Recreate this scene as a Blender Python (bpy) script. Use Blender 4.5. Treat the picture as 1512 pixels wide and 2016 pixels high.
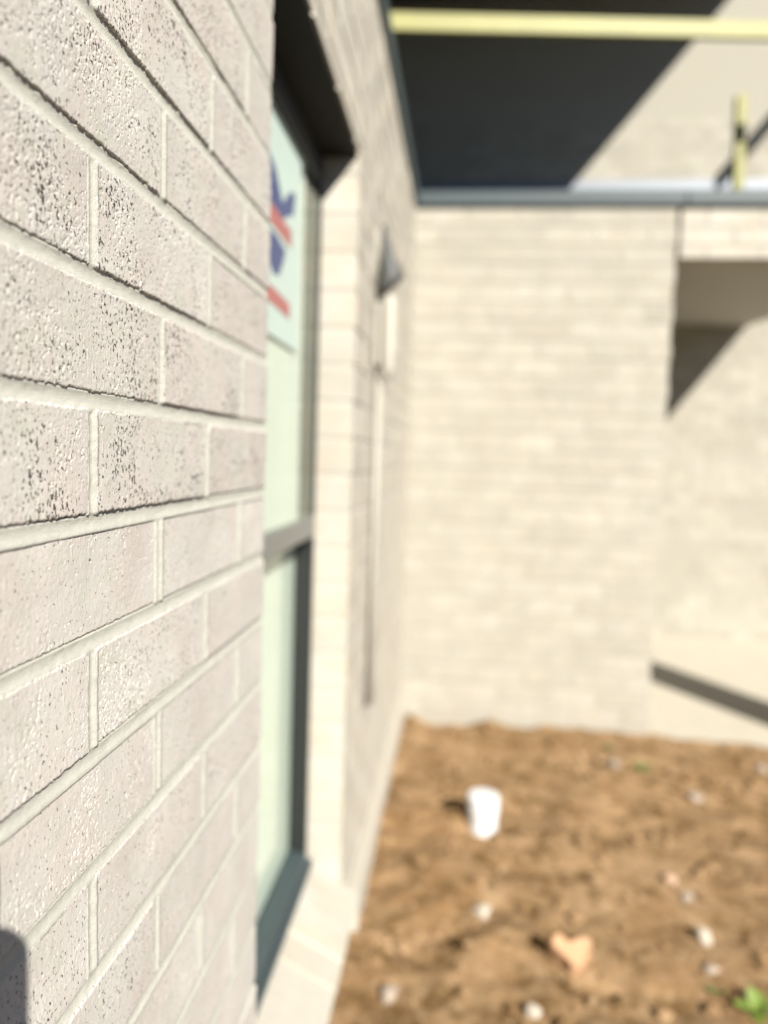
import bpy, bmesh, math, random
import numpy as np
from mathutils import Vector, Matrix, Euler

random.seed(7)
SC = bpy.context.scene
COL = SC.collection
for o in list(bpy.data.objects):
    bpy.data.objects.remove(o)

# ------------------------------------------------------------------ camera
cam_d = bpy.data.cameras.new('camera')
cam = bpy.data.objects.new('camera', cam_d)
COL.objects.link(cam)
yaw, pit, rol = 0.1021, 0.0767, 0.0312
F = Vector((-math.sin(yaw) * math.cos(pit), math.cos(yaw) * math.cos(pit), -math.sin(pit)))
R = Vector((math.cos(yaw), math.sin(yaw), 0))
U = R.cross(F)
R2 = math.cos(rol) * R + math.sin(rol) * U
U2 = -math.sin(rol) * R + math.cos(rol) * U
cam.matrix_world = Matrix(((R2.x, U2.x, -F.x, 0), (R2.y, U2.y, -F.y, 0), (R2.z, U2.z, -F.z, 0), (0, 0, 0, 1)))
cam_d.sensor_fit = 'VERTICAL'
cam_d.sensor_width = 27.0
cam_d.sensor_height = 36.0
cam_d.lens = 1460.9 / 2016 * 36
cam_d.clip_start = 0.02
cam_d.clip_end = 400
cam_d.dof.use_dof = True
cam_d.dof.focus_distance = 0.535
cam_d.dof.aperture_fstop = 2.3
SC.camera = cam

# ------------------------------------------------------------------ world, sun, exposure
LDIR = Vector((-1.0, 1.68, -1.25)).normalized()
ELEV = math.asin(-LDIR.z)
ROT = math.atan2(-LDIR.x, -LDIR.y)
w = bpy.data.worlds.new('World')
SC.world = w
w.use_nodes = True
wn = w.node_tree
sky = wn.nodes.new('ShaderNodeTexSky')
sky.sky_type = 'NISHITA'
sky.sun_disc = False
sky.sun_elevation = ELEV
sky.sun_rotation = ROT
sky.air_density = 0.45
sky.dust_density = 0.1
sky.ozone_density = 1.0
wn.links.new(sky.outputs[0], wn.nodes['Background'].inputs[0])
wn.nodes['Background'].inputs[1].default_value = 0.05
sd = bpy.data.lights.new('sun', 'SUN')
sd.energy = 5.0
sd.angle = math.radians(0.5)
sd.color = (1.0, 0.95, 0.87)
sun = bpy.data.objects.new('sun', sd)
COL.objects.link(sun)
sun.rotation_euler = LDIR.to_track_quat('-Z', 'Y').to_euler()
sun.location = (3, -5, 4)
SC.view_settings.view_transform = 'Standard'
SC.view_settings.look = 'None'
SC.view_settings.gamma = 1.0
SC.view_settings.use_curve_mapping = False
SC.view_settings.exposure = 1.20
SC.render.engine = 'CYCLES'
SC.cycles.use_denoising = True
SC.cycles.caustics_reflective = False
SC.cycles.sample_clamp_indirect = 6.0
SC.cycles.caustics_refractive = False
SC.cycles.max_bounces = 8

# ------------------------------------------------------------------ materials
def new_mat(name):
    m = bpy.data.materials.new(name)
    m.use_nodes = True
    nt = m.node_tree
    b = nt.nodes['Principled BSDF']
    return m, nt, b

def N(nt, t, **kw):
    n = nt.nodes.new(t)
    for k, v in kw.items():
        setattr(n, k, v)
    return n

def mixc(nt, fac, a, b, mode='MIX'):
    n = N(nt, 'ShaderNodeMix', data_type='RGBA', blend_type=mode)
    for sock, v in ((n.inputs[0], fac), (n.inputs[6], a), (n.inputs[7], b)):
        if hasattr(v, 'is_linked'):
            nt.links.new(v, sock)
        elif isinstance(v, (int, float)):
            sock.default_value = v
        else:
            sock.default_value = (*v, 1)
    return n.outputs[2]

def noise(nt, scale, detail=2.0, rough=0.5, vec=None, stretch=None, dims='3D'):
    n = N(nt, 'ShaderNodeTexNoise')
    n.inputs['Scale'].default_value = scale
    n.inputs['Detail'].default_value = detail
    n.inputs['Roughness'].default_value = rough
    if vec is not None:
        if stretch:
            mp = N(nt, 'ShaderNodeMapping')
            mp.inputs['Scale'].default_value = stretch
            nt.links.new(vec, mp.inputs['Vector'])
            vec = mp.outputs[0]
        nt.links.new(vec, n.inputs['Vector'])
    return n.outputs['Fac']

def ramp(nt, v, lo, hi, a=0.0, b=1.0):
    n = N(nt, 'ShaderNodeMapRange')
    n.inputs['From Min'].default_value = lo
    n.inputs['From Max'].default_value = hi
    n.inputs['To Min'].default_value = a
    n.inputs['To Max'].default_value = b
    nt.links.new(v, n.inputs['Value'])
    return n.outputs[0]

def bump(nt, b, h, strength, dist):
    n = N(nt, 'ShaderNodeBump')
    n.inputs['Strength'].default_value = strength
    n.inputs['Distance'].default_value = dist
    nt.links.new(h, n.inputs['Height'])
    nt.links.new(n.outputs[0], b.inputs['Normal'])

def pos(nt):
    return N(nt, 'ShaderNodeNewGeometry').outputs['Position']

def brick_mat(name, base, alt, warm, fine):
    m, nt, b = new_mat(name)
    P = pos(nt)
    oi = N(nt, 'ShaderNodeObjectInfo').outputs['Random']
    c = mixc(nt, oi, base, alt)
    c = mixc(nt, ramp(nt, noise(nt, 14, 3, .6, P), .42, .66), c, warm)
    c = mixc(nt, ramp(nt, noise(nt, 34, 3, .6, P), .52, .74, 0, .55), c, (base[0] * .90, base[1] * .97, base[2] * .86))
    # pale and dark grains of sand in the clay body
    g = noise(nt, 620, 2, .7, P)
    c = mixc(nt, ramp(nt, g, .58, .72, 0, .5), c, tuple(min(.86, v * 1.3) for v in base))
    c = mixc(nt, ramp(nt, g, .40, .30, 0, .5), c, tuple(v * .62 for v in base))
    # shade of open pores painted as dark flecks, gathered in clusters
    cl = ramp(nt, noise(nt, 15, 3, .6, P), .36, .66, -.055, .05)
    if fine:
        at = N(nt, 'ShaderNodeAttribute', attribute_type='OBJECT', attribute_name='pore_shade')
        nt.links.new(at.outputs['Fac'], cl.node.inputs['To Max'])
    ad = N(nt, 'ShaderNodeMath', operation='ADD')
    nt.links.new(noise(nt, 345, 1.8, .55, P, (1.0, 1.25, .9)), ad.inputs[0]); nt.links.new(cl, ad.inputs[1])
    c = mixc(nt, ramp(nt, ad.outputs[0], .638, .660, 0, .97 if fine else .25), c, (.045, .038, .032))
    # soft efflorescence and faded patches
    ef = ramp(nt, noise(nt, 7.5, 3, .6, P), .36, .64, .93, 1.06)
    em = N(nt, 'ShaderNodeVectorMath', operation='SCALE')
    nt.links.new(c, em.inputs[0]); nt.links.new(ef, em.inputs['Scale'])
    c = em.outputs[0]
    nt.links.new(c, b.inputs['Base Color'])
    b.inputs['Roughness'].default_value = .95
    b.inputs['Specular IOR Level'].default_value = .06
    if fine:
        h = N(nt, 'ShaderNodeMath', operation='ADD')
        nt.links.new(noise(nt, 900, 3, .7, P), h.inputs[0])
        nt.links.new(noise(nt, 330, 2, .6, P), h.inputs[1])
        bump(nt, b, h.outputs[0], .35, .0004)
    else:
        bump(nt, b, noise(nt, 320, 3, .6, P), .6, .0015)
    return m

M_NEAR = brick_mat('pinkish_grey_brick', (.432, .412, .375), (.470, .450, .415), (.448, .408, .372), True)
M_FAR = brick_mat('cream_brick', (.285, .270, .228), (.352, .335, .287), (.316, .290, .238), False)
M_JAMB = brick_mat('pale_brick', (.365, .345, .298), (.405, .386, .338), (.395, .352, .285), False)

M_MAIN = brick_mat('greyish_cream_brick', (.275, .259, .219), (.358, .341, .292), (.312, .284, .233), False)

def mortar_mat(name, col):
    m, nt, b = new_mat(name)
    P = pos(nt)
    c = mixc(nt, noise(nt, 40, 3, .6, P), tuple(v * .9 for v in col), tuple(min(.8, v * 1.08) for v in col))
    c = mixc(nt, ramp(nt, noise(nt, 800, 2, .6, P), .60, .70, 0, .5), c, tuple(v * .5 for v in col))
    nt.links.new(c, b.inputs['Base Color'])
    b.inputs['Roughness'].default_value = .95
    b.inputs['Specular IOR Level'].default_value = .1
    bump(nt, b, noise(nt, 850, 3, .7, P), .8, .0007)
    return m
M_MORTAR = mortar_mat('cream_mortar', (.418, .412, .362))
M_MORTAR_FAR = mortar_mat('far_mortar', (.300, .284, .238))
M_MORTAR_JAMB = mortar_mat('pale_mortar', (.385, .362, .310))

def plain(name, col, rough=.6, metal=0.0, spec=.5, var=.12, scale=30, bmp=0.0, bscale=200):
    m, nt, b = new_mat(name)
    P = pos(nt)
    c = mixc(nt, noise(nt, scale, 4, .6, P), tuple(v * (1 - var) for v in col), tuple(min(.95, v * (1 + var)) for v in col))
    nt.links.new(c, b.inputs['Base Color'])
    b.inputs['Roughness'].default_value = rough
    b.inputs['Metallic'].default_value = metal
    b.inputs['Specular IOR Level'].default_value = spec
    if bmp:
        bump(nt, b, noise(nt, bscale, 3, .6, P), .5, bmp)
    return m
M_FRAME = plain('charcoal_aluminium', (.009, .011, .010), .5)
M_LINTEL = plain('shade_dark_lintel', (.012, .012, .010), .7, spec=.2)  # shade under the window head put into the lintel's near-black colour
M_FLASH = plain('blue_grey_flashing', (.040, .056, .060), .5, spec=.4)
M_ZINC = plain('zinc_flashing', (.16, .175, .195), .5, .4)
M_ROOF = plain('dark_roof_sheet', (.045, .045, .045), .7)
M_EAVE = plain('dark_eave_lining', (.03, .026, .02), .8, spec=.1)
M_SOFFIT = plain('porch_lining', (.36, .345, .30), .8)
M_CONC = plain('pale_concrete', (.42, .385, .31), .9, var=.12, scale=8, bmp=.002)
M_FOOT = plain('pale_footing', (.37, .345, .29), .9, var=.1, scale=12, bmp=.002)
M_YELLOW = plain('yellow_paint', (.200, .192, .044), .55, var=.2, scale=9)
M_PVC = plain('white_pvc', (.56, .57, .58), .4, var=.08)
M_CREAMF = plain('cream_fascia', (.30, .28, .245), .8, var=.06)
M_FILM = plain('mint_film', (.62, .68, .61), .6, var=.05, scale=6)
M_LABEL = plain('pale_cyan_sheet', (.43, .525, .475), .5, var=.08, scale=8)
M_BLUE = plain('blue_print', (.025, .045, .15), .4)
M_RED = plain('red_print', (.34, .10, .095), .4)
M_LAMPG = plain('grey_lamp_metal', (.055, .058, .054), .6)
M_LAMPW = plain('white_lamp_body', (.33, .315, .265), .6, var=.04)
M_COND = plain('grey_conduit', (.31, .295, .25), .6, var=.05)
M_PHONE = plain('black_phone', (.02, .02, .022), .25)
M_ROOM = plain('dark_room', (.10, .095, .085), .9)
M_WHITESTONE = plain('white_stone', (.275, .225, .175), .9, var=.25, scale=50, bmp=.002)
M_BRIGHTSTONE = plain('bright_stone', (.39, .345, .28), .9, var=.2, scale=50, bmp=.002)
M_PEACH = plain('peach_stone', (.42, .28, .19), .9, var=.2, scale=50, bmp=.002)
M_TERRA = plain('terracotta', (.43, .26, .145), .9, var=.15, scale=60, bmp=.002)
M_LEAF = plain('weed_leaf', (.13, .19, .030), .5, var=.35, scale=60)
M_DULLLEAF = plain('dull_weed_leaf', (.09, .12, .03), .6, var=.3, scale=60)

mg, nt, b = new_mat('window_glass')
b.inputs['Base Color'].default_value = (.02, .03, .025, 1)
b.inputs['Roughness'].default_value = .03
tr = N(nt, 'ShaderNodeBsdfTransparent'); tr.inputs[0].default_value = (.975, .990, .975, 1)
gl = N(nt, 'ShaderNodeBsdfGlossy'); gl.inputs['Roughness'].default_value = .02; gl.inputs[0].default_value = (.90, .95, .90, 1)
lw = N(nt, 'ShaderNodeLayerWeight')
pw = N(nt, 'ShaderNodeMath', operation='POWER'); pw.inputs[1].default_value = 5.0
nt.links.new(lw.outputs['Facing'], pw.inputs[0])
fr = N(nt, 'ShaderNodeMapRange'); fr.inputs['To Min'].default_value = .04; fr.inputs['To Max'].default_value = .60
nt.links.new(pw.outputs[0], fr.inputs['Value'])
mx = N(nt, 'ShaderNodeMixShader')
nt.links.new(fr.outputs[0], mx.inputs[0]); nt.links.new(tr.outputs[0], mx.inputs[1]); nt.links.new(gl.outputs[0], mx.inputs[2])
nt.links.new(mx.outputs[0], nt.nodes['Material Output'].inputs['Surface'])
M_GLASS = mg

m, nt, b = new_mat('brown_soil')
P = pos(nt)
c = mixc(nt, ramp(nt, noise(nt, 5, 4, .6, P), .35, .65), (.200, .120, .056), (.295, .196, .108))
c = mixc(nt, ramp(nt, noise(nt, 11, 5, .65, P), .48, .62, 0, .95), c, (.120, .070, .028))
c = mixc(nt, ramp(nt, noise(nt, 38, 4, .65, P), .54, .70, 0, .7), c, (.38, .28, .17))
c = mixc(nt, ramp(nt, noise(nt, 150, 3, .6, P), .60, .72, 0, .6), c, (.10, .060, .026))
nt.links.new(c, b.inputs['Base Color'])
b.inputs['Roughness'].default_value = 1.0
b.inputs['Specular IOR Level'].default_value = .05
bump(nt, b, noise(nt, 120, 5, .7, P), .8, .006)
M_SOIL = m
M_EARTH = plain('low_bounce_earth', (.085, .070, .048), 1.0, spec=.05, var=.3, scale=.8)  # unseen outer ground, darkened to lower the bounce light

# ------------------------------------------------------------------ object helpers
WLOC = {}
def link(o, parent=None, world=(0, 0, 0)):
    COL.objects.link(o)
    WLOC[o.name] = Vector(world)
    if parent is not None:
        o.parent = parent
        o.location = Vector(world) - WLOC[parent.name]
    else:
        o.location = world
    return o

def tag(o, label=None, cat=None, group=None, kind=None):
    if label: o['label'] = label
    if cat: o['category'] = cat
    if group: o['group'] = group
    if kind: o['kind'] = kind
    return o

def empty(name, loc, label=None, cat=None, group=None, kind=None):
    o = bpy.data.objects.new(name, None)
    o.empty_display_size = .1
    link(o, None, loc)
    return tag(o, label, cat, group, kind)

def mesh_np(name, verts, quads, smooth=False):
    me = bpy.data.meshes.new(name)
    verts = np.asarray(verts, np.float32); quads = np.asarray(quads, np.int32)
    me.vertices.add(len(verts)); me.vertices.foreach_set('co', verts.ravel())
    me.loops.add(quads.size); me.loops.foreach_set('vertex_index', quads.ravel())
    me.polygons.add(len(quads))
    me.polygons.foreach_set('loop_start', np.arange(0, quads.size, 4, dtype=np.int32))
    me.polygons.foreach_set('loop_total', np.full(len(quads), 4, np.int32))
    me.polygons.foreach_set('use_smooth', np.full(len(quads), smooth, bool))
    me.update(calc_edges=True); me.validate()
    return me

def mobj(name, me, mat, parent=None, world=(0, 0, 0)):
    o = bpy.data.objects.new(name, me)
    if mat and not me.materials:
        me.materials.append(mat)
    return link(o, parent, world)

def bm_obj(name, bm, mat, parent=None, world=(0, 0, 0), smooth=False):
    bmesh.ops.recalc_face_normals(bm, faces=bm.faces)
    me = bpy.data.meshes.new(name)
    bm.to_mesh(me); bm.free()
    if smooth:
        for p_ in me.polygons: p_.use_smooth = True
    return mobj(name, me, mat, parent, world)

def add_box(bm, x0, x1, y0, y1, z0, z1, bev=0.0):
    r = bmesh.ops.create_cube(bm, size=1.0)
    vs = r['verts']
    for v in vs:
        v.co = Vector((x0 + (v.co.x + .5) * (x1 - x0), y0 + (v.co.y + .5) * (y1 - y0), z0 + (v.co.z + .5) * (z1 - z0)))
    if bev:
        es = list({e for v in vs for e in v.link_edges})
        bmesh.ops.bevel(bm, geom=es, offset=bev, segments=1, profile=.5, affect='EDGES')
    return bm

def box_obj(name, dims, mat, parent=None, bev=0.002):
    x0, x1, y0, y1, z0, z1 = dims
    c = Vector(((x0 + x1) / 2, (y0 + y1) / 2, (z0 + z1) / 2))
    bm = bmesh.new()
    add_box(bm, x0 - c.x, x1 - c.x, y0 - c.y, y1 - c.y, z0 - c.z, z1 - c.z, bev)
    return bm_obj(name, bm, mat, parent, c)

def bar(name, a, b, wdt, hgt, mat, parent, bev=.003):
    a, b = Vector(a), Vector(b)
    d = b - a
    bm = bmesh.new()
    add_box(bm, -wdt / 2, wdt / 2, 0, d.length, -hgt / 2, hgt / 2, bev)
    q = d.to_track_quat('Y', 'Z').to_matrix().to_4x4()
    bmesh.ops.transform(bm, matrix=q, verts=bm.verts)
    return bm_obj(name, bm, mat, parent, a)

def tube(bm, pts, rad, n=12, cap=True):
    pts = [Vector(p_) for p_ in pts]
    rings = []
    for i, p_ in enumerate(pts):
        d = (pts[min(i + 1, len(pts) - 1)] - pts[max(i - 1, 0)]).normalized()
        up = Vector((0, 0, 1)) if abs(d.z) < .9 else Vector((0, 1, 0))
        s = d.cross(up).normalized(); t = s.cross(d)
        r = rad[i] if isinstance(rad, (list, tuple)) else rad
        rings.append([bm.verts.new(p_ + r * (math.cos(k * 2 * math.pi / n) * s + math.sin(k * 2 * math.pi / n) * t)) for k in range(n)])
    for a, b_ in zip(rings, rings[1:]):
        for k in range(n):
            bm.faces.new((a[k], a[(k + 1) % n], b_[(k + 1) % n], b_[k]))
    if cap:
        bm.faces.new(rings[0]); bm.faces.new(rings[-1][::-1])
    return rings

# ------------------------------------------------------------------ numpy noise
def _h(ix, iy, seed):
    h = (ix.astype(np.int64) * 374761393 + iy.astype(np.int64) * 668265263 + seed * 1274126177) & 0xffffffff
    h = ((h ^ (h >> 13)) * 1274126177) & 0xffffffff
    h = (h ^ (h >> 16)) & 0xffffffff
    return h / 4294967295.0
def vn(x, y, seed=0):
    ix, iy = np.floor(x), np.floor(y)
    fx, fy = x - ix, y - iy
    fx = fx * fx * (3 - 2 * fx); fy = fy * fy * (3 - 2 * fy)
    a, b_ = _h(ix, iy, seed), _h(ix + 1, iy, seed)
    c_, d_ = _h(ix, iy + 1, seed), _h(ix + 1, iy + 1, seed)
    return (a * (1 - fx) + b_ * fx) * (1 - fy) + (c_ * (1 - fx) + d_ * fx) * fy
def fbm(x, y, seed=0, o=3):
    s, a, t = 0, 1, 0
    for i in range(o):
        s = s + a * vn(x * 2 ** i + 17.3 * i, y * 2 ** i + 5.1 * i, seed + i); t += a; a *= .5
    return s / t
def sst(a, b_, x):
    t = np.clip((x - a) / (b_ - a), 0, 1); return t * t * (3 - 2 * t)

# ------------------------------------------------------------------ visibility of a point for choosing single pieces
def in_view(p_, pad=.06):
    v = Vector(p_)
    d = v.dot(F)
    if d < .05: return False
    f = 1460.9
    x = (v.dot(R2) / d * f + 756) / 1512; y = (1008 - v.dot(U2) / d * f) / 2016
    return -pad < x < 1 + pad and -pad < y < 1 + pad

# ------------------------------------------------------------------ brickwork
CRS, BH, HALF, JT = .0872, .0748, .12, .011
Z0 = .1258
def zrow(n): return Z0 - CRS * n
XW = -.263            # face of the near wall
YW = 3.589            # face of the far wall
YM = 5.92             # face of the main house wall behind

def rows(u0, u1, ubase, parity, n0, n1, zmin=-1e9, zmax=1e9):
    """stretcher bond: rectangles (ua, ub, za, zb)"""
    out = []
    for n in range(n0, n1 + 1):
        za, zb = zrow(n), zrow(n) + BH
        za, zb = max(za, zmin), min(zb, zmax)
        if zb - za < .02: continue
        k0 = math.floor((u0 - ubase) / HALF) - 2
        k1 = math.ceil((u1 - ubase) / HALF) + 2
        for k in range(k0, k1):
            if (k + n + parity) % 2: continue
            ua, ub = ubase + HALF * k + JT / 2, ubase + HALF * (k + 2) - JT / 2
            ua, ub = max(ua, u0), min(ub, u1)
            if ub - ua > .025: out.append((ua, ub, za, zb))
    return out

BRICK_CACHE = {}
def simple_brick(L, Hh, D, axis, mat):
    key = (round(L, 3), round(Hh, 3), D, axis, mat.name)
    if key not in BRICK_CACHE:
        bm = bmesh.new()
        if axis == 'y': add_box(bm, -D, 0, -L / 2, L / 2, -Hh / 2, Hh / 2, .0025)
        else: add_box(bm, -L / 2, L / 2, 0, D, -Hh / 2, Hh / 2, .0025)
        bmesh.ops.recalc_face_normals(bm, faces=bm.faces)
        me = bpy.data.meshes.new('brick'); bm.to_mesh(me); bm.free()
        me.materials.append(mat)
        BRICK_CACHE[key] = me
    return BRICK_CACHE[key]

def lay(parent, rects, axis, face, mat, visible, limit=300):
    """visible rects become single bricks, the rest one joined part"""
    vis = [r for r in rects if visible(r)]
    hid = [r for r in rects if not visible(r)]
    if len(vis) > limit:
        def sz(r):
            c = Vector((face, (r[0] + r[1]) / 2, (r[2] + r[3]) / 2)) if axis == 'y' else Vector(((r[0] + r[1]) / 2, face, (r[2] + r[3]) / 2))
            return (r[1] - r[0]) * (r[3] - r[2]) / c.length ** (3 if axis == 'y' else 2)
        vis.sort(key=sz, reverse=True)
        hid += vis[limit:]; vis = vis[:limit]
    D = .11
    for (ua, ub, za, zb) in vis:
        me = simple_brick(ub - ua, zb - za, D, axis, mat)
        cu, cz = (ua + ub) / 2, (za + zb) / 2
        j = random.uniform(-.001, .001)
        o = bpy.data.objects.new('brick', me)
        link(o, parent, (face + j, cu, cz) if axis == 'y' else (cu, face + j, cz))
        o.rotation_euler = (random.uniform(-.003, .003), random.uniform(-.003, .003), random.uniform(-.003, .003))
    if hid:
        bm = bmesh.new()
        for (ua, ub, za, zb) in hid:
            if axis == 'y': add_box(bm, face - D, face, ua, ub, za, zb)
            else: add_box(bm, ua, ub, face, face + D, za, zb)
        o = bm_obj('bricks_beyond_view', bm, mat, parent)
        o['kind'] = 'stuff'
    return len(vis), len(hid)

def hero_brick(parent, ua, ub, za, zb, seed, res):
    L, Hh = ub - ua, zb - za
    nu, nz = max(8, int(L / res)), max(8, int(Hh / res))
    uu = np.linspace(0, L, nu + 1); zz = np.linspace(0, Hh, nz + 1)
    A, B = np.meshgrid(uu, zz, indexing='ij')
    wu, wz = A + ua + 31.7 * seed, B + za + 13.1 * seed
    h = .0009 * (fbm(wu / .045, wz / .03, 3, 3) - .5)
    h += .00022 * (fbm(wu / .0070, wz / .0080, 5, 2) - .5)
    gr = sst(.35, .65, fbm(wu / .030, wz / .035, 51, 2))
    h += (.00018 + .00016 * gr) * (fbm(wu / .0019, wz / .0023, 7, 2) - .5)
    h += .00028 * np.maximum(0, vn(wu / .0014, wz / .0050, 9) - .80) / .20    # drag marks of the cut face
    cl = fbm(wu / .040, wz / .050, 21, 3)
    wx, wy = wu + .0012 * (vn(wu / .002, wz / .002, 90) - .5), wz + .0012 * (vn(wu / .002, wz / .002, 91) - .5)
    p_ = .60 * vn(wx / .0019, wy / .0022, 23) + .40 * vn(wx / .0010, wy / .0011, 29)
    thr = .83 - .17 * sst(.44, .66, cl)
    h -= .0005 * sst(thr, thr + .040, p_)                                    # open pores
    # worn, crumbly arrises
    e = np.minimum(np.minimum(A, L - A), np.minimum(B, Hh - B))
    rr = .0016 + .0026 * np.maximum(0, fbm(wu / .007, wz / .007, 41, 2) - .45)
    q = np.clip(1 - e / rr, 0, 1)
    h -= rr * (1 - np.sqrt(np.maximum(0, 1 - q * q)))
    jt = (vn(wu / .0022, wz / .0022, 43) - .5) * .0016
    jb = (vn(wu / .0022, wz / .0022, 47) - .5) * .0024
    ed = sst(.004, .0, e)
    y = A + ua + jb * ed; z = B + za + jt * ed
    tilt = random.uniform(-.0012, .0012)
    x = h + tilt + random.uniform(-.004, .004) * (B / Hh - .5) * .35
    c = Vector((XW, (ua + ub) / 2, (za + zb) / 2))
    V = np.stack([x, y - c.y, z - c.z], -1).reshape(-1, 3)
    idx = np.arange((nu + 1) * (nz + 1)).reshape(nu + 1, nz + 1)
    Q = np.stack([idx[:-1, :-1], idx[1:, :-1], idx[1:, 1:], idx[:-1, 1:]], -1).reshape(-1, 4)
    # sides back into the wall
    ring = np.concatenate([idx[:, 0], idx[-1, 1:], idx[-2::-1, -1], idx[0, -2:0:-1]])
    back = V[ring].copy(); back[:, 0] = -.11
    bi = np.arange(len(ring)) + len(V)
    V = np.concatenate([V, back])
    r2, b2 = np.roll(ring, -1), np.roll(bi, -1)
    Q = np.concatenate([Q, np.stack([ring, bi, b2, r2], -1)])
    me = mesh_np('brick', V, Q, True)
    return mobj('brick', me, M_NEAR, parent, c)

# ================================================================== near wall with window
OPEN_Y0, OPEN_Y1, OPEN_Z0, OPEN_Z1 = .987, 1.765, -1.095, .695
TOPZ = 1.165
GZ = -1.31
wallA = empty('brick_wall', (XW, .5, GZ), 'pinkish grey brick wall seen close up along its face, with the tall window', 'wall')
near = rows(-.6, OPEN_Y0 - .005, .5071, 0, -11, 16)
hero = []
rest = []
for r in near:
    ok = r[1] > .30 and any(in_view((XW, u, z), .10) for u in (r[0], (r[0] + r[1]) / 2, r[1]) for z in (r[2], r[3]))
    (hero if ok else rest).append(r)
for i, r in enumerate(hero):
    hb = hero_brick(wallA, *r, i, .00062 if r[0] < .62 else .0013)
    hb['pore_shade'] = random.uniform(.055, .105) if r[2] > -.13 else random.uniform(-.025, .045)  # strength of the painted pore shade, brick by brick
bm = bmesh.new()
for (ua, ub, za, zb) in rest: add_box(bm, XW - .11, XW, ua, ub, za, zb)
tag(bm_obj('bricks_beyond_view', bm, M_NEAR, wallA), kind='stuff')
far_part = rows(OPEN_Y1, YW - .004, OPEN_Y1 - JT / 2, 0, -11, 16)
over = rows(OPEN_Y0 + .005, OPEN_Y1 - .01, .5071, 0, -11, -6, zmin=OPEN_Z1 + .006)
under = rows(OPEN_Y0 + .005, OPEN_Y1 - .01, .5071, 0, 14, 16, zmax=-1.11)
cnt = lay(wallA, far_part + over + under, 'y', XW, M_JAMB, lambda r: any(in_view((XW, u, z), .02) for u in r[:2] for z in r[2:]) and r[0] > OPEN_Y1 - .02, 300 - len(hero))
print('wall A', len(hero), cnt)

# mortar: modelled joints close to the lens, plain recessed core elsewhere
yu = np.arange(.30, OPEN_Y0 - .006, .0030); zu = np.arange(-.80, .70, .0013)
A, B = np.meshgrid(yu, zu, indexing='ij')
n = np.ceil((Z0 - B) / CRS - 1e-9)            # row whose bottom edge lies at or under z
zb_ = Z0 - CRS * n
t = (B - (zb_ + BH)) / (CRS - BH)             # >0 inside the joint above row n
inj = t > -.25
dep = np.full(A.shape, .0035)
tt = np.clip(t, 0, 1)
dep = np.where(inj, .0004 + .0013 * (1 - (2 * tt - 1) ** 2) + .0006 * tt, dep)
kk = (A - .5071) / HALF
par = np.mod(np.round(kk) + n, 2) == 0
vert = (np.abs(kk - np.round(kk)) * HALF < .009) & par & ~inj
dv = np.abs(kk - np.round(kk)) * HALF / .005
dep = np.where(vert, .0011 - .0013 * np.clip(dv, 0, 1.2) ** 2, dep)
dep += .0010 * (fbm(A / .03, B / .012, 61, 3) - .5) + .0005 * (vn(A / .0025, B / .0025, 66) - .5)
V = np.stack([XW - dep, A, B], -1).reshape(-1, 3)
idx = np.arange(A.size).reshape(A.shape)
Q = np.stack([idx[:-1, :-1], idx[1:, :-1], idx[1:, 1:], idx[:-1, 1:]], -1).reshape(-1, 4)
mobj('mortar', mesh_np('mortar', V, Q, True), M_MORTAR, wallA)
bm = bmesh.new()
xb, xf = XW - .106, XW - .002
add_box(bm, xb, XW - .0125, -.6, OPEN_Y0 - .006, GZ - .1, TOPZ)
add_box(bm, xb, xf, OPEN_Y1 + .002, YW + .1, GZ - .1, TOPZ)
add_box(bm, xb, xf, OPEN_Y0 - .006, OPEN_Y1 + .004, OPEN_Z1 + .03, TOPZ)
add_box(bm, xb, xf, OPEN_Y0 - .006, OPEN_Y1 + .004, GZ - .1, -1.16)
bm_obj('mortar', bm, M_MORTAR_JAMB, wallA)
box_obj('lintel', (XW - .10, XW - .004, OPEN_Y0 - .12, OPEN_Y1 + .03, OPEN_Z1 - .006, OPEN_Z1 + .004), M_LINTEL, wallA, .001)
box_obj('footing', (XW - .1, XW + .030, 1.9, YW - .01, GZ - .12, -1.175), M_FOOT, wallA, .006)
# sloping sill of bricks laid on edge
for i in range(9):
    y0 = OPEN_Y0 + .004 + i * .0865
    bm = bmesh.new()
    add_box(bm, -.180, 0, -.038, .038, -.11, 0, .004)
    rot = Matrix.Rotation(math.radians(27), 4, 'Y')
    bmesh.ops.transform(bm, matrix=rot, verts=bm.verts)
    bm_obj('sill_brick', bm, M_JAMB, wallA, (-.212 + random.uniform(-.002, .002), y0 + .038, -1.098 + random.uniform(-.002, .002)))
bm = bmesh.new()
add_box(bm, -.176, -.002, OPEN_Y0 + .004, OPEN_Y1 + .006, -.106, -.002)
bmesh.ops.transform(bm, matrix=Matrix.Translation((-.212, 0, -1.098)) @ Matrix.Rotation(math.radians(27), 4, 'Y'), verts=bm.verts)
bm_obj('sill_mortar', bm, M_MORTAR_JAMB, wallA)
# flashing along the top of the near wall
f1 = bmesh.new()
add_box(f1, XW - .12, XW + .012, -.6, YW - .02, TOPZ + .004, TOPZ + .085, .004)
bm_obj('flashing', f1, M_FLASH, wallA)

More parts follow.
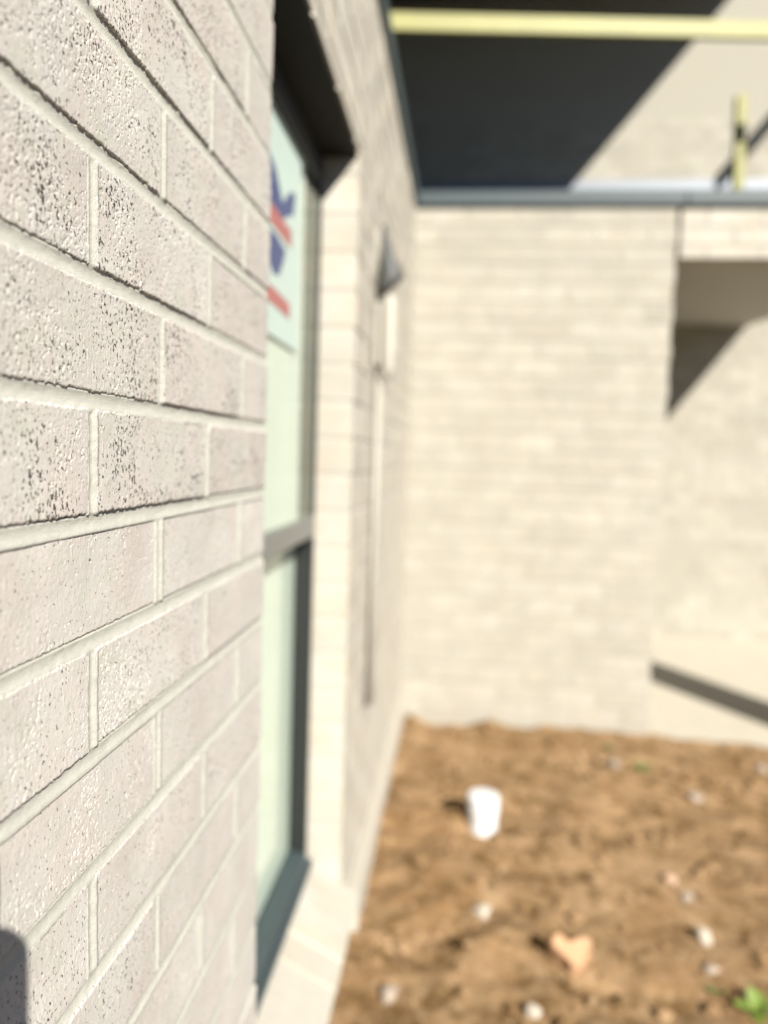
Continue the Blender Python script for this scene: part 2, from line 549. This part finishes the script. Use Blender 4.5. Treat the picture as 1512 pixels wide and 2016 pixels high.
# window
XF = -.348
bm = bmesh.new()
add_box(bm, -.43, XF, OPEN_Y0 + .002, OPEN_Y0 + .045, -1.03, OPEN_Z1 - .008, .002)
add_box(bm, -.43, XF, OPEN_Y1 - .022, OPEN_Y1 - .002, -1.03, OPEN_Z1 - .008, .002)
add_box(bm, -.43, XF - .001, OPEN_Y0 + .045, OPEN_Y1 - .022, OPEN_Z1 - .075, OPEN_Z1 - .009, .002)
win = bm_obj('window', bm, M_FRAME, wallA)
win['label'] = 'charcoal framed window of two lights under mint film'
bm = bmesh.new()
add_box(bm, -.43, XF + .004, OPEN_Y0 + .045, OPEN_Y1 - .022, -1.035, -.985, .003)
add_box(bm, XF - .02, XF + .016, OPEN_Y0 + .004, OPEN_Y1 - .004, -1.03, -1.012, .002)
bm_obj('window_sill', bm, M_FLASH, win)
bm = bmesh.new()
add_box(bm, -.43, XF + .003, OPEN_Y0 + .045, OPEN_Y1 - .022, -.200, -.150, .003)
bm_obj('transom', bm, plain('pale_grey_aluminium', (.13, .135, .125), .35), win)
box_obj('pane', (-.3545, -.3500, OPEN_Y0 + .045, OPEN_Y1 - .022, -.150, OPEN_Z1 - .075), M_GLASS, win, 0)
box_obj('pane', (-.3875, -.3830, OPEN_Y0 + .045, OPEN_Y1 - .022, -.985, -.205), M_GLASS, win, 0)
box_obj('film', (-.3562, -.3552, OPEN_Y0 + .050, 1.605, -.149, OPEN_Z1 - .08), M_FILM, win, 0)
box_obj('film', (-.3925, -.3912, OPEN_Y0 + .050, OPEN_Y1 - .024, -.982, -.207), M_FILM, win, 0)

# printed sheet stuck on the upper pane
sheet = empty('label_sheet', (-.349, 1.34, .21), 'pale cyan printed sheet with blue shapes and red bands stuck on the window', 'label sheet')
box_obj('sheet', (-.3498, -.3493, 1.10, 1.540, .208, .594), M_LABEL, sheet, 0)
def print_poly(name, pts, mat, k=0):
    bm = bmesh.new()
    pts = [(y * .9645, z * .9645) for y, z in pts]
    a = [bm.verts.new((-.3491 + .0004 * k, y, z)) for y, z in pts]
    b_ = [bm.verts.new((-.3488 + .0004 * k, y, z)) for y, z in pts]
    nn = len(pts)
    bm.faces.new(a); bm.faces.new(b_[::-1])
    for i in range(nn): bm.faces.new((a[i], a[(i + 1) % nn], b_[(i + 1) % nn], b_[i]))
    bm_obj(name, bm, mat, sheet)
print_poly('blue_mark', [(1.28, .545), (1.38, .520), (1.44, .478), (1.50, .520), (1.545, .528), (1.53, .48), (1.49, .470), (1.43, .44), (1.34, .44), (1.28, .46)], M_BLUE)
print_poly('blue_mark', [(1.30, .40), (1.40, .405), (1.47, .395), (1.45, .365), (1.42, .335), (1.38, .33), (1.30, .36)], M_BLUE)
print_poly('red_band', [(1.28, .452), (1.42, .448), (1.515, .446), (1.515, .412), (1.42, .414), (1.28, .416)], M_RED, 1)
print_poly('red_band', [(1.26, .308), (1.40, .304), (1.512, .300), (1.512, .270), (1.40, .274), (1.26, .276)], M_RED, 1)

# room behind the window
bm = bmesh.new()
add_box(bm, -3.2, -.432, -.55, 3.5, GZ, 1.14)
for fc in list(bm.faces):
    if fc.normal.x > .9: bm.faces.remove(fc)
room = bm_obj('room_interior', bm, M_ROOM)
tag(room, 'dark empty room behind the window', kind='structure')
bm = bmesh.new()
add_box(bm, -4.2, XW - .12, -.6, 5.9, 1.175, 1.235)
tag(bm_obj('flat_roof', bm, M_ROOF), 'dark flat roof over the near wing', kind='structure')

# ================================================================== far wall of the courtyard
XR = .939
wallB = empty('brick_wall', (.3, YW, GZ), 'cream brick wall facing the lens across the dirt, under the blue grey flashing', 'wall')
rb = rows(XW + .001, XR, XW - JT / 2, 1, -11, 16)
cb = lay(wallB, rb, 'x', YW, M_FAR, lambda r: any(in_view((u, YW, z), .02) for u in r[:2] for z in r[2:]))
print('wall B', cb)
bm = bmesh.new()
add_box(bm, XW - .005, XR - .005, YW + .0028, YW + .105, GZ - .15, TOPZ)
add_box(bm, XR - .11, XR - .006, YW + .106, YM - .002, GZ - .15, TOPZ)
bm_obj('mortar', bm, M_MORTAR_FAR, wallB)
rs = rows(YW + .115, YM - .01, YW + .115, 0, -11, 16)
bm = bmesh.new()
for (ua, ub, za, zb) in rs: add_box(bm, XR - .1, XR, ua, ub, za, zb)
tag(bm_obj('bricks_beyond_view', bm, M_FAR, wallB), kind='stuff')
bm = bmesh.new()
add_box(bm, XW + .0125, XR + .028, YW - .022, YW + .06, TOPZ + .006, TOPZ + .072, .004)
bm_obj('flashing', bm, M_FLASH, wallB)

# ================================================================== main house wall behind
wallC = empty('brick_wall', (1.5, YM, GZ), 'cream brick house wall behind the porch, half in the black eave shade', 'wall')
rc = rows(-3.0, 4.6, .06, 0, -27, 17)
def visC(r):
    cu, cz = (r[0] + r[1]) / 2, (r[2] + r[3]) / 2
    up = -.05 < cu < 2.40 and 2.10 < cz < 3.44
    lo = 1.28 < cu < 2.50 and -1.36 < cz < 1.10
    return up or lo
cc = lay(wallC, rc, 'x', YM, M_MAIN, visC, 300)
print('wall C', cc)
bm = bmesh.new()
add_box(bm, -3.0, 4.6, YM + .0035, YM + .106, GZ - .2, 2.52)
add_box(bm, -3.0, 4.6, YM + .0035, YM + .106, 2.52, 3.46)
bm_obj('mortar', bm, M_MORTAR_FAR, wallC)
box_obj('apron_flashing', (-3.0, 2.55, YM - .012, YM - .004, 1.93, 2.120), M_ZINC, wallC, .001)

# ================================================================== porch with its low roof
porch = empty('porch_roof', (1.5, 4.7, .95), 'low porch roof with pale brick fascia and taupe lining beside the cream wall', 'roof')
XE = 2.09
lay(porch, rows(XR + .014, XE, XR + .014 - JT / 2, 0, -11, -9, zmin=.940), 'x', YW + .003, M_JAMB, lambda r: r[0] < 1.62)
box_obj('fascia', (XR + .016, XE - .003, YW + .006, YW + .12, .942, TOPZ - .002), M_MORTAR_FAR, porch, 0)
bm = bmesh.new()
vs = [bm.verts.new(v) for v in ((XR + .002, YW + .121, .945), (XE, YW + .121, .945), (XE, YM - .003, 1.050), (XR + .002, YM - .003, 1.050))]
vt = [bm.verts.new(v.co + Vector((0, 0, .02))) for v in vs]
bm.faces.new(vs); bm.faces.new(vt[::-1])
for i in range(4): bm.faces.new((vs[i], vs[(i + 1) % 4], vt[(i + 1) % 4], vt[i]))
bm_obj('lining', bm, M_SOFFIT, porch)
bm = bmesh.new()
vs = [bm.verts.new(v) for v in ((-.38, YW + .125, 1.18), (XE, YW + .125, 1.18), (XE, YM - .015, 1.93), (-.38, YM - .015, 1.93))]
vt = [bm.verts.new(v.co + Vector((0, 0, .03))) for v in vs]
bm.faces.new(vs); bm.faces.new(vt[::-1])
for i in range(4): bm.faces.new((vs[i], vs[(i + 1) % 4], vt[(i + 1) % 4], vt[i]))
bm_obj('roof_sheet', bm, M_ROOF, porch)
bm = bmesh.new()
add_box(bm, XR + .030, XE + .01, YW - .022, YW + .06, TOPZ + .006, TOPZ + .072, .004)
bm_obj('flashing', bm, M_FLASH, porch)
post = empty('porch_post', (1.90, 3.72, -1.34), 'square pale post carrying the corner of the porch roof', 'post')
box_obj('shaft', (1.77, 2.04, 3.715, 3.985, -1.335, .945), M_CREAMF, post, .004)
box_obj('base', (1.755, 2.055, 3.70, 4.00, -1.345, -1.30), M_CONC, post, .004)
fl = bmesh.new()
add_box(fl, XR - .004, 4.4, YW + .012, YM + .0035, -1.52, -1.345, .006)
tag(bm_obj('porch_floor', fl, M_CONC), 'pale concrete porch floor', kind='structure')

# ================================================================== eave over the upper wall
eave = empty('eave', (.4, 4.6, 3.48), 'dark lined eave reaching over the upper wall', 'eave')
XS = 1.875
box_obj('lining', (-3.0, XS, 1.85, YM - .004, 3.475, 3.50), M_EAVE, eave, .002)  # unseen eave, run forward and lined dark to hold sky light off the wall
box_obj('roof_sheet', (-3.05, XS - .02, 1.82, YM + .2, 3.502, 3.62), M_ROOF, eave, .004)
uw = empty('light_block_wall', (-1.0, 4.5, 1.24), 'added unseen dark side wall that blocks light from the left', 'wall')  # added out of view to darken the recess under the eave
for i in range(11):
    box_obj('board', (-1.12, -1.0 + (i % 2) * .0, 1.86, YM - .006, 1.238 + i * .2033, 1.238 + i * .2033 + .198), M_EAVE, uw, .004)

# ================================================================== yellow guard rail on the roof edge
rail = empty('guard_rail', (1.39, 4.2, 1.40), 'yellow timber guard rail with a short post above the flashing', 'guard rail')
dirv = Vector((1.33 + .372, .25, .055))
a = Vector((-.372, 3.5, 1.952)) - dirv * .2
bb = a + dirv * 2.0
bar('rail', a, bb, .030, .078, M_YELLOW, rail)
bar('post', (1.390, 4.2, 1.40), (1.376, 4.2, 1.925), .05, .05, M_YELLOW, rail)
bar('rail', (2.55, 4.66, 3.02), (2.55, YM - .02, 3.02), .045, .095, M_YELLOW, rail)

# ================================================================== wall lamp and conduit
LY = 2.15
lamp = empty('wall_lamp', (XW, LY, .3), 'grey hooded white wall lamp on the narrow wall strip past the window', 'lamp')
bm = bmesh.new()
ap, rc_ = Vector((-.243, LY, .645)), Vector((-.222, LY, .478))
prof = [(0.0, .006), (.10, .008), (.3, .014), (.6, .024), (.85, .034), (1.0, .039)]
tube(bm, [ap.lerp(rc_, t_) for t_, _ in prof], [r_ for _, r_ in prof], 20)
for v in bm.verts:
    t_ = max(0, min(1, (ap.z - v.co.z) / (ap.z - rc_.z)))
    v.co.z += (v.co.x - rc_.x) * .8 * t_ ** 2
bm_obj('hood', bm, M_LAMPG, lamp, smooth=True)
bm = bmesh.new()
arc = [Vector((-.262, LY - .02, .50)), Vector((-.262, LY - .02, .58)), Vector((-.260, LY - .02, .63)), Vector((-.252, LY - .01, .66)), Vector((-.243, LY, .645))]
tube(bm, arc, .006, 10)
bm_obj('arm', bm, M_LAMPW, lamp, smooth=True)
bm = bmesh.new()
tube(bm, [Vector((-.222, LY, z_)) for z_ in (.455, .445, .42, .38, .30, .25, .225, .215)], [.012, .018, .022, .023, .022, .020, .014, .004], 20)
bm_obj('globe', bm, M_LAMPW, lamp, smooth=True)
box_obj('back_plate', (XW + .001, -.245, LY - .035, LY + .035, .25, .43), M_LAMPW, lamp, .006)
cd = bmesh.new()
tube(cd, [(XW + .014, LY + .02, .22), (XW + .014, LY + .02, -.2), (XW + .014, LY + .02, -.75)], .0105, 12)
cond = bm_obj('conduit', cd, M_COND, smooth=True)
tag(cond, 'thin grey conduit running down the wall below the hooded lamp', 'conduit')

# ================================================================== ground
def gh(x, y):
    x = np.asarray(x, float); y = np.asarray(y, float)
    z = GZ + .012 - .022 * np.clip(x, -.3, 2) + .050 * (fbm(x / .42, y / .42, 71, 3) - .5) + .046 * (fbm(x / .19 + .6 * vn(x / .3, y / .3, 5), y / .15, 77, 3) - .5) * (.4 + 1.6 * sst(.4, .62, fbm(x / .5, y / .5, 99, 2)))
    heap = np.exp(-np.maximum(0, YW - y) / .05) + np.exp(-np.maximum(0, x + .235) / .05)
    z = z + .045 * np.maximum(0, fbm(x / .16, y / .16, 111, 2) - .35) * heap
    return z + .006 * (fbm(x / .035, y / .035, 81, 2) - .5)
xs = np.arange(-.30, 4.2, .012); ys = np.arange(.6, YW + .02, .012)
A, B = np.meshgrid(xs, ys, indexing='ij')
Zg = gh(A, B) + .005 * np.maximum(0, vn(A / .02, B / .02, 90) - .6) / .4
V = np.stack([A, B, Zg], -1).reshape(-1, 3)
idx = np.arange(A.size).reshape(A.shape)
Q = np.stack([idx[:-1, :-1], idx[1:, :-1], idx[1:, 1:], idx[:-1, 1:]], -1).reshape(-1, 4)
tag(mobj('dirt_ground', mesh_np('dirt_ground', V, Q, True), M_SOIL), 'bare brown dirt of the courtyard', kind='structure')
bm = bmesh.new()
gv = [bm.verts.new(v) for v in ((-120, -120, -1.42), (120, -120, -1.42), (120, 120, -1.42), (-120, 120, -1.42))]
bm.faces.new(gv)
tag(bm_obj('ground', bm, M_EARTH), 'unseen outer earth around the house, darkened to cut bounce light', kind='structure')

def rock_mesh(seed, sub=1, flat=.65):
    rr = random.Random(seed)
    bm = bmesh.new()
    bmesh.ops.create_icosphere(bm, subdivisions=sub, radius=1.0)
    off = [Vector((rr.uniform(-1, 1), rr.uniform(-1, 1), rr.uniform(-1, 1))).normalized() for _ in range(5)]
    for v in bm.verts:
        for d in off:
            k = v.co.dot(d)
            if k > .62: v.co -= d * (k - .62) * .9
        v.co *= rr.uniform(.92, 1.08)
        v.co.z *= flat
    return bm
# loose clods and crumbs, uncountable
rnd = np.random.default_rng(5)
bms = [rock_mesh(k) for k in range(6)]
base = []
for b_ in bms:
    b_.verts.index_update()
    base.append((np.array([v.co[:] for v in b_.verts]), np.array([[v.index for v in f_.verts] for f_ in b_.faces])))
    b_.free()
VV, TT, off = [], [], 0
for i in range(2600):
    x, y = rnd.uniform(-.2, 2.6), rnd.uniform(1.2, YW - .03)
    s = .0035 + .026 * rnd.random() ** 5
    if fbm(np.array([x / .3]), np.array([y / .3]), 95, 2)[0] < .47 and s < .012: continue
    bv, bt = base[i % 6]
    a_ = rnd.uniform(0, 6.28)
    ca, sa = math.cos(a_), math.sin(a_)
    v = bv * s * np.array([rnd.uniform(.8, 1.3), rnd.uniform(.8, 1.3), 1])
    v = np.stack([v[:, 0] * ca - v[:, 1] * sa + x, v[:, 0] * sa + v[:, 1] * ca + y, v[:, 2] + float(gh(x, y)) + s * .35], -1)
    VV.append(v); TT.append(bt + off); off += len(v)
me = bpy.data.meshes.new('soil_clods')
me.from_pydata(np.concatenate(VV).tolist(), [], np.concatenate(TT).tolist())
tag(mobj('soil_clods', me, M_SOIL), 'loose clods and crumbs of brown soil', kind='stuff')

def stone(x, y, s, mat, label, seed, flat=.6, cat='stone'):
    bm = rock_mesh(seed, 2, flat)
    bmesh.ops.scale(bm, vec=(s, s * .85, s), verts=bm.verts)
    bmesh.ops.rotate(bm, cent=(0, 0, 0), matrix=Matrix.Rotation(seed * 1.3, 3, 'Z'), verts=bm.verts)
    o = bm_obj('stone', bm, mat, None, (x, y, float(gh(x, y)) + s * flat * .55))
    return tag(o, label, cat, 'stones lying on the dirt')
stone(.697, 3.175, .036, M_WHITESTONE, 'whitish stone lying near the far wall, beside a small green weed', 1)
stone(.976, 2.972, .036, M_WHITESTONE, 'pale grey stone lying by itself in front of the porch floor', 2)
stone(.110, 2.051, .032, M_BRIGHTSTONE, 'pale cream stone on the dirt in front of the white pipe', 3)
stone(.722, 2.062, .030, M_BRIGHTSTONE, 'brightest white stone, pointed, above the round pale pebble at right', 4, .8)
stone(.698, 1.922, .022, M_WHITESTONE, 'round pale pebble just above the green weeds at lower right', 5)
stone(.703, 2.321, .028, M_PEACH, 'peach stone in the middle of the dirt at right', 6)
stone(.218, 1.676, .024, M_BRIGHTSTONE, 'white stone cut by the bottom edge of the photo', 7, .8)
stone(-.128, 1.70, .030, M_WHITESTONE, 'dull cream stone close to the brick sill at lower left', 8)
stone(1.354, 3.302, .030, M_WHITESTONE, 'pale stone at the right edge next to the porch floor', 9)
stone(.73, 2.24, .024, M_WHITESTONE, 'grey cream pebble touching the peach stone', 10)

# broken terracotta piece, heart shaped outline
bm = bmesh.new()
out = [(-.056, .014), (-.048, .036), (-.030, .041), (-.012, .022), (.002, .017), (.014, .027), (.030, .036), (.055, .034), (.060, .020), (.044, .000), (.034, -.018), (.016, -.028), (.004, -.040), (-.012, -.036), (-.020, -.020), (-.040, -.004)]
av = [bm.verts.new((x, y * 1.1, -.028)) for x, y in out]
bv = [bm.verts.new((x * .93, y * 1.03, .028 + .005 * math.sin(9 * x * 20))) for x, y in out]
bm.faces.new(av[::-1]); bm.faces.new(bv)
for i in range(len(out)): bm.faces.new((av[i], av[(i + 1) % len(out)], bv[(i + 1) % len(out)], bv[i]))
bmesh.ops.bevel(bm, geom=[e for e in bm.edges], offset=.003, segments=1, affect='EDGES')
tx, ty = .330, 1.865
o = bm_obj('brick_fragment', bm, M_TERRA, None, (tx, ty, float(gh(tx, ty)) + .028))
o.rotation_euler = (.45, 0, .1)
tag(o, 'orange terracotta fragment with a notched heart shaped outline on the dirt', 'brick fragment')

# weeds
def weed(x, y, nleaf, size, mat, label, seed):
    rr = random.Random(seed)
    z = float(gh(x, y))
    root = empty('weed', (x, y, z), label, 'weed', 'weeds growing in the dirt')
    for i in range(nleaf):
        az = rr.uniform(0, 6.283); tilt = rr.uniform(.15, .9)
        L = size * rr.uniform(.6, 1.1); wd = L * rr.uniform(.22, .34)
        bm = bmesh.new()
        prof = [(0, .12), (.3, .8), (.55, 1), (.8, .65), (1, .05)]
        prev = None
        for t_, w_ in prof:
            up = t_ * L * math.sin(tilt) - .35 * L * t_ * t_ * .5
            ou = t_ * L * math.cos(tilt)
            row = [bm.verts.new((ou * math.cos(az) - s_ * wd * w_ * math.sin(az), ou * math.sin(az) + s_ * wd * w_ * math.cos(az), max(.004, up) + .1 * wd * abs(s_))) for s_ in (-1, 0, 1)]
            if prev:
                for q_ in (0, 1): bm.faces.new((prev[q_], prev[q_ + 1], row[q_ + 1], row[q_]))
            prev = row
        bm_obj('leaf', bm, mat, root, (x, y, z), True)
weed(.760, 1.80, 12, .060, M_LEAF, 'bright green leafy weed in the bottom right corner of the dirt', 1)
weed(.690, 1.85, 6, .034, M_DULLLEAF, 'small dull green weed under the round pale pebble', 2)
weed(.720, 3.379, 7, .045, M_DULLLEAF, 'small dark weed at the foot of the far wall', 3)
weed(.812, 3.174, 8, .050, M_DULLLEAF, 'small olive weed just right of the whitish stone near the far wall', 4)

# white capped pipe stub
px, py = .123, 2.535
pipe = empty('pvc_pipe', (px, py, GZ), 'short white capped drain pipe standing out of the dirt', 'pipe')
bm = bmesh.new()
lean = Vector((-.012, .0, 1)).normalized()
b0 = Vector((px, py, GZ - .06))
tube(bm, [b0 + lean * s_ for s_ in (0, .15)], .050, 32)
bm_obj('pipe_body', bm, M_PVC, pipe, smooth=False)
bm = bmesh.new()
tube(bm, [b0 + lean * s_ for s_ in (.136, .138, .190, .198, .200)], [.050, .0555, .0555, .052, .044], 32)
bm_obj('cap', bm, M_PVC, pipe, smooth=False)

# the phone taking the picture, its shadow falls on the wall
ph = empty('phone', (-.03, -.016, -.05), 'black phone whose rounded shadow falls on the near bricks', 'phone')
bm = bmesh.new()
add_box(bm, -.070, -.003, -.019, -.011, -.140, .016)
es = [e for e in bm.edges if abs((e.verts[0].co - e.verts[1].co).y) > .005]
bmesh.ops.bevel(bm, geom=es, offset=.015, segments=8, profile=.5, affect='EDGES')
bm_obj('phone_body', bm, M_PHONE, ph)
